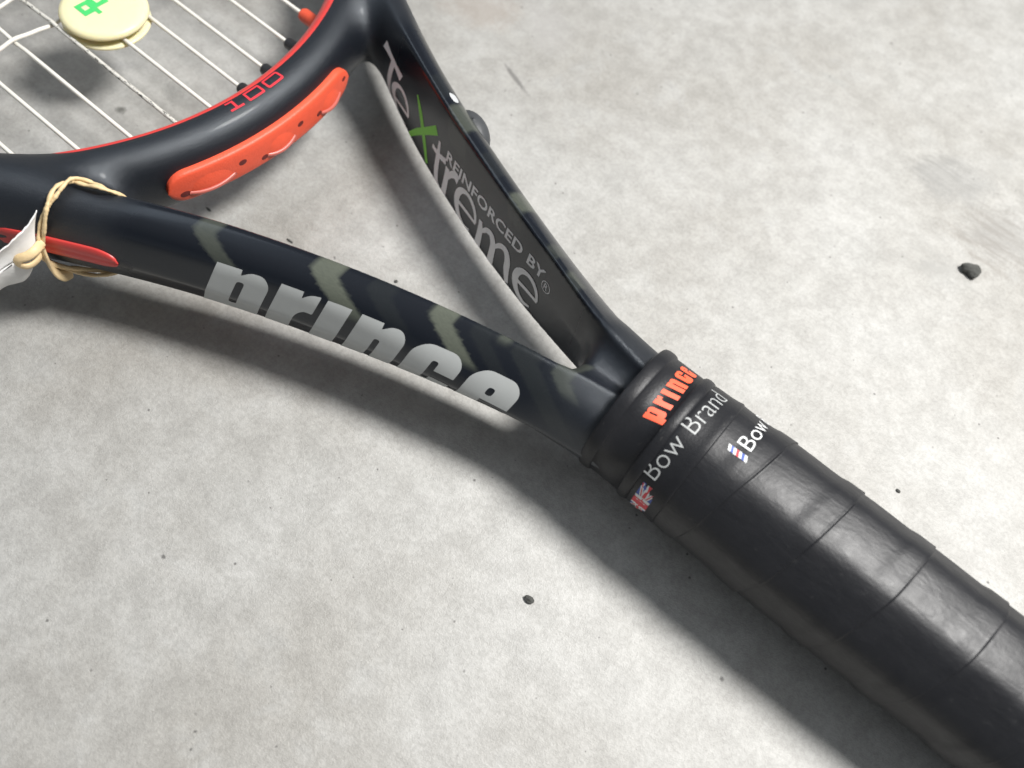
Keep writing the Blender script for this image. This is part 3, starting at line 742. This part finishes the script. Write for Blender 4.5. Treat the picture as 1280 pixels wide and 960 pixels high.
def flag(x0, x1, t0, t1, r, parent, whole=True):
    """red white and blue flag, three flat layers"""
    def q(poly, off, mat, nm):
        v, f = cdt([poly], 0.25); th = np.radians(t0 + (t1 - t0) * v[:, 0]); mk(nm, on_handle(x0 + (x1 - x0) * v[:, 1], th, r + off), f, mat, fl)
    v, f = cdt([[(0, 0), (1, 0), (1, 1), (0, 1)]], 0.2); th = np.radians(t0 + (t1 - t0) * v[:, 0])
    fl = mk('flag_print', on_handle(x0 + (x1 - x0) * v[:, 1], th, r + 0.02), f, M_FBLUE, parent)
    def bar(a, b, w):
        a, b = np.array(a), np.array(b); d = (b - a) / np.linalg.norm(b - a); n_ = np.array([-d[1], d[0]]) * w / 2
        P = [np.clip(p_, 0, 1) for p_ in (a + n_, b + n_, b - n_, a - n_)]
        return [tuple(p_) for p_ in P]
    q(bar((0, 0), (1, 1), 0.30), 0.04, M_WHITE, 'flag_stripe'); q(bar((0, 1), (1, 0), 0.30), 0.05, M_WHITE, 'flag_stripe')
    q(bar((0, 0), (1, 1), 0.11), 0.06, M_FRED, 'flag_stripe'); q(bar((0, 1), (1, 0), 0.11), 0.07, M_FRED, 'flag_stripe')
    q(bar((0, 0.5), (1, 0.5), 0.36), 0.08, M_WHITE, 'flag_stripe'); q(bar((0.5, 0), (0.5, 1), 0.36), 0.09, M_WHITE, 'flag_stripe')
    q(bar((0, 0.5), (1, 0.5), 0.20), 0.10, M_FRED, 'flag_stripe'); q(bar((0.5, 0), (0.5, 1), 0.20), 0.11, M_FRED, 'flag_stripe')
flag(15.4, 19.4, 158, 206, R_TAPE + 0.12, tape)

# the wrapped grip: one tape wound on in turns, each edge lying over the next turn
PITCH = 18.4; E0 = 33.5; NT = 9
ths = np.linspace(math.radians(-90), math.radians(270), 181)
fr = np.concatenate([np.linspace(0, 0.62, 20), np.linspace(0.64, 0.80, 12), np.linspace(0.82, 0.985, 12), [0.993, 0.9985, 1.0]])
def grip_r0(x): return 17.25 + 0.35 * sstep(20, 45, x) - 0.35 * sstep(60, 95, x) + 1.6 * sstep(120, 175, x)
V = []; rows = 0
wn = rng.normal(0, 1, (NT + 1, 8))
for k in range(NT):
    for q, t_ in enumerate(fr):
        xh = E0 - PITCH + (k + t_) * PITCH - np.degrees(ths - math.pi / 2) * PITCH / 360.0
        wob = 0.16 * (np.sin(2.3 * ths + wn[k, 0]) * wn[k, 1] + np.sin(5.1 * ths + wn[k, 2]) * 0.6) * (1.0 if t_ > 0.98 else 0.4)
        x = np.maximum(xh + wob, 21.6 + 0.002 * q + 0.01 * k)
        over = sstep(0.62 + 0.03 * np.sin(3 * ths + wn[k, 3]), 0.80, t_ + 0 * ths)
        r = grip_r0(x) + (0.34 + 0.10 * np.tanh(wn[k, 5])) * over + 0.05 * np.sin(2 * math.pi * t_ + 1.0 + wn[k, 6]) + 0.05 * (t_ > 0.97) + 0.05 * np.sin(4 * ths + wn[k, 4]) * over
        r = r + 0.03 * np.sin(x * 0.35 + 2 * np.sin(2 * ths))
        if t_ == 1.0: r = r - 0.30
        if t_ == 0.0: r = r - 0.05
        okk = 0.30 + 0.45 * sstep(24, 50, x)
        V.append(on_handle(x, ths, r * octo(ths, okk, 18.0))); rows += 1
grip = mk('overgrip', np.concatenate(V), grid_faces(rows, 181), M_GRIP, racket)
def grip_surf(x, th, off):
    x = np.asarray(x, float); t_ = ((x - (E0 - PITCH) + np.degrees(th - math.pi / 2) * PITCH / 360.0) / PITCH) % 1.0
    r = grip_r0(x) + (0.34 + 0.10 * np.tanh(wn[0, 5])) * sstep(0.60, 0.80, t_) + 0.05 * np.sin(2 * math.pi * t_ + 1.0 + wn[0, 6]) + 0.06
    return on_handle(x, th, r * octo(th, 0.30 + 0.45 * sstep(24, 50, x), 18.0) + off)
v, f = font_mesh('Bow Brand', -0.008); v = v - v.min(0); Lx, Hx = v.max(0)
th = math.radians(89) - v[:, 0] / Lx * 29.5 / 17.6; x = 29.4 - v[:, 1] / Hx * 3.7 - 0.5 * v[:, 0] / Lx
mk('grip_lettering', grip_surf(x, th, 0.06), f, M_WHITE, grip)['label'] = 'white letters Bow Brand running over the edge of the grip'
fl = None
for i in range(7):
    a0, a1 = i / 7.0, (i + 1) / 7.0
    m_ = [M_WHITE, M_FBLUE, M_WHITE, M_FRED, M_WHITE, M_FBLUE, M_WHITE][i]
    V2, F2 = cdt([[(a0 * 4.8 - 0.5 * 0, 0), (a1 * 4.8, 0), (a1 * 4.8 - 0.6, 1.5), (a0 * 4.8 - 0.6, 1.5)]], 0.3)
    mk('flag_stripe', grip_surf(25.2 + V2[:, 0], np.radians(98.5) - V2[:, 1] / 17.6, 0.05), F2, m_, grip)
# butt cap, beyond the picture
ring_part('butt_cap', [168, 170, 178, 184, 186.5, 187, 187], [18.3, 19.3, 20.3, 20.2, 19.5, 18.0, 0.02], M_RUB, racket, okf=lambda x: 0.9)

# =====================================================================
# vibration dampener between the strings
# =====================================================================
dc = np.array([-186.4, -2.9]); ztop = ZM + 3.6
damp = thing('vibration_dampener', 'round cream rubber dampener with green emblem clipped on the strings', 'dampener', tuple(W([dc[0], dc[1], ZM - 3])))
def disc(prof, name, parent, mat, seg=72):
    t_ = np.linspace(0, 2 * math.pi, seg, endpoint=False); V = []
    for r, z in prof: V.append(np.stack([dc[0] + r * np.cos(t_), dc[1] + r * np.sin(t_), np.full(seg, z)], 1))
    return mk(name, np.concatenate(V), grid_faces(len(prof), seg, cv=True, flip=False), mat, parent)
R_ = 12.2
disc([(0.02, ZM + 1.0), (10.5, ZM + 1.0), (R_ - 0.5, ZM + 1.15), (R_, ZM + 1.7), (R_, ZM + 2.3), (R_ - 0.4, ztop - 0.55), (R_ - 1.4, ztop - 0.15), (9, ztop), (6, ztop + 0.06), (0.02, ztop + 0.1)], 'top_disc', damp, M_CREAM)
disc([(0.02, ZM - 2.2), (R_ - 1.2, ZM - 2.2), (R_ - 0.3, ZM - 1.9), (R_, ZM - 1.4), (R_ - 0.3, ZM - 0.95), (R_ - 1.2, ZM - 0.8), (0.02, ZM - 0.8)], 'lower_disc', damp, M_CREAM)
disc([(4.0, ZM - 1.0), (4.0, ZM + 1.2)], 'neck', damp, M_CREAM)
# the emblem: two linked square rings and a tail
v, f = cdt([[(-4.6, -6.2), (0.6, -6.2), (0.6, -3.0), (2.2, -3.0), (2.2, -1.7), (-0.3, -1.7), (-0.3, 2.4), (-5.2, 2.4), (-5.2, -1.9), (-4.6, -1.9)],
            [(-3.2, -4.9), (-1.3, -4.9), (-1.3, -3.2), (-3.2, -3.2)], [(-3.8, -0.6), (-1.9, -0.6), (-1.9, 1.1), (-3.8, 1.1)]], 0.6)
mk('green_emblem', np.stack([dc[0] + v[:, 0], dc[1] + v[:, 1], np.full(len(v), ztop + 0.13)], 1), f, M_LOGO, damp)

# =====================================================================
# rubber band round the left arm, and the paper tag it holds
# =====================================================================
LOOP = [(-121.4, -44.0, 14), (-122.0, -45.2, 24), (-124.1, -47.8, 28.8), (-127.4, -49.3, 28.9), (-130.4, -50.9, 29.0), (-131.3, -52.8, 29.1), (-131.0, -55.2, 29.1), (-130.4, -57.8, 28.1),
        (-130.1, -60.2, 26.1), (-130.1, -62.6, 22.2), (-130.4, -64.2, 18.3), (-131.2, -65.2, 13.5), (-131.2, -63.9, 8.5), (-130.0, -60.0, 3.0), (-127, -56, 1.0), (-124, -51.0, 1.0), (-121.8, -46.4, 3.5)]
band = thing('rubber_band', 'twisted tan rubber band looped round the left arm of the racket', 'rubber band', tuple(W(LOOP[13])))
core = spline(LOOP + LOOP[:3], 200)[:170]; core = core[np.r_[0:160]]
full = spline(LOOP + [LOOP[0]], 180)[:-1]; n = len(full)
T = np.roll(full, -1, 0) - np.roll(full, 1, 0); T /= np.linalg.norm(T, axis=1)[:, None]
ref = full - full.mean(0); ref -= T * (ref * T).sum(1)[:, None]; ref /= np.linalg.norm(ref, axis=1)[:, None]; sid = np.cross(T, ref)
for k in range(2):
    a = np.linspace(0, 2 * math.pi * 3, n, endpoint=False) + k * math.pi
    pth = full + ref * (0.35 + 0.42 * np.sin(a))[:, None] + sid * (0.78 * np.cos(a))[:, None]
    r = 0.68 + 0.08 * np.sin(np.arange(n) * 0.55 + k) + 0.06 * rng.normal(0, 1, n)
    v, f = tube(pth, r, 10, closed=True, flat=0.72); mk('strand', v, f, M_BAND, band)
v, f = tube(spline([(-130.3, -64.8, 18.0), (-129.2, -66.6, 16.2), (-128.8, -68.5, 15.5), (-129.1, -70.6, 15.6), (-130.4, -71.6, 16.4), (-129.9, -71.0, 18.2), (-128.6, -69.0, 19.0), (-128.6, -66.8, 19.3), (-130.0, -64.6, 18.6)], 40), 1.15, 10, flat=0.5); mk('tag_loop', v, f, M_BAND, band)
v, f = tube(spline([(-129.2, -65.3, 18.5), (-128.9, -65.7, 15.0), (-129.6, -65.6, 10.5), (-130.0, -65.0, 6.5), (-130.4, -63.6, 3.6), (-131.0, -61.6, 2.4)], 30), np.linspace(1.2, 1.7, 30), 10, flat=0.42, twist=0.9); mk('tail', v, f, M_BAND, band)

TOPR = [(-130.9, -61.9, 27.5), (-130.1, -65.1, 26.0), (-129.7, -68.5, 25.5), (-129.9, -73.6, 24.0), (-131.3, -82.1, 21.0), (-134.2, -92.0, 17.0)]
BOTR = [(-130.2, -66.6, 17.0), (-130.4, -68.4, 16.5), (-130.9, -71.2, 17.0), (-131.6, -75.6, 16.5), (-132.2, -84.7, 14.0), (-133.7, -95.3, 11.0)]
LEAF = [(-132.8, -70.3, 8.0), (-133.1, -72.1, 7.5), (-134.0, -73.9, 7.0), (-135.6, -77.2, 6.0), (-135.9, -86.6, 4.0), (-137.1, -97.9, 1.0)]
tag = thing('paper_tag', 'torn white paper tag hanging from the rubber band', 'paper tag', tuple(W(LEAF[3])))
def sheet(a, b, name, ragged, bow, m=14, n=44):
    A, B = spline(a, n), spline(b, n); rag = np.convolve(rng.normal(0, 1, n + 6), [0.25, 0.5, 0.25], 'same')[3:-3] * ragged
    t_ = np.linspace(0, 1, m); S = []
    nor = np.cross(B[n // 2] - A[n // 2], A[-1] - A[0]); nor /= np.linalg.norm(nor)
    for i, q in enumerate(t_):
        p_ = A * (1 - q) + B * q + nor * bow * math.sin(q * math.pi) + (B - A) / np.linalg.norm(B - A, axis=1)[:, None] * (rag * (1 - q) ** 3)[:, None]
        p_ = p_ + nor * (0.18 * np.sin(np.linspace(0, 9, n) + 3 * q))[:, None]
        S.append(p_)
    P1 = np.stack(S, 0).reshape(-1, 3); P2 = P1 - nor * 0.28
    F1 = grid_faces(m, n); F2_ = [tuple(reversed([i + m * n for i in q])) for q in F1]
    per = list(range(n)) + [i * n + n - 1 for i in range(1, m)] + [(m - 1) * n + i for i in range(n - 2, -1, -1)] + [i * n for i in range(m - 2, 0, -1)]
    side = [(per[i], per[(i + 1) % len(per)], per[(i + 1) % len(per)] + m * n, per[i] + m * n) for i in range(len(per))]
    return mk(name, np.concatenate([P1, P2]), F1 + F2_ + side, M_PAPER, tag)
sheet(TOPR, BOTR, 'upper_leaf', 0.35, 0.6)
sheet(BOTR, LEAF, 'lower_leaf', 0.0, -0.5)
v, f = tube(np.array([(-131.0, -72.2, 16.2), (-131.6, -74.4, 15.4), (-132.2, -77.0, 14.9)]) + np.array([0.3, -0.6, 0.7]), 0.13, 6); mk('pen_mark', v, f, M_INK, tag)

# =====================================================================
# grit on the floor
# =====================================================================
def grit(x, y, r, label, seed, sq=(1, 1, 0.7)):
    bm = bmesh.new(); bmesh.ops.create_icosphere(bm, subdivisions=4, radius=1.0)
    g_ = np.random.default_rng(seed); ks = g_.normal(0, 1, (10, 3)) * 1.3; kp = g_.uniform(0, 6, 10)
    P = np.array([v.co[:] for v in bm.verts])
    k2 = g_.normal(0, 1, (14, 3)) * 4.5; p2 = g_.uniform(0, 6, 14)
    d = 1 + 0.09 * np.sin(P @ ks.T + kp).sum(1) * 0.8 + 0.022 * np.sin(P @ k2.T + p2).sum(1)
    P = P * d[:, None] * np.array(sq) * r * 0.001; P[:, 2] -= P[:, 2].min() + 0.15 * r * 0.001
    F = [tuple(v.index for v in q.verts) for q in bm.faces]; bm.free()
    o = mk('grit_crumb', P + np.array([x * 0.001, y * 0.001, 0]), F, M_STONE, None, True, world=True, origin=(x * 0.001, y * 0.001, 0))
    o['label'] = label; o['category'] = 'grit'; o['group'] = 'dark crumbs on the concrete'
grit(49.5, 124.6, 2.2, 'larger dark crumb on bare concrete right of the racket', 3, (1.15, 0.95, 0.7))
grit(11.1, -43.8, 0.85, 'tiny black crumb on concrete below the racket handle', 9, (1.2, 0.9, 0.7))
grit(-133.5, -17.5, 0.45, 'tiny dark fleck just below the red throat strip', 11, (2.0, 0.7, 0.5))
grit(-108.1, -9.2, 0.50, 'thin dark fleck beside the upper edge of the left arm', 12, (2.6, 0.6, 0.5))
grit(-76.2, 1.5, 0.50, 'dark speck in the middle of the throat opening', 13, (1.1, 0.9, 0.6))
grit(67.0, 43.9, 0.50, 'dark speck on bare concrete close above the grip', 14, (1.2, 0.8, 0.6))
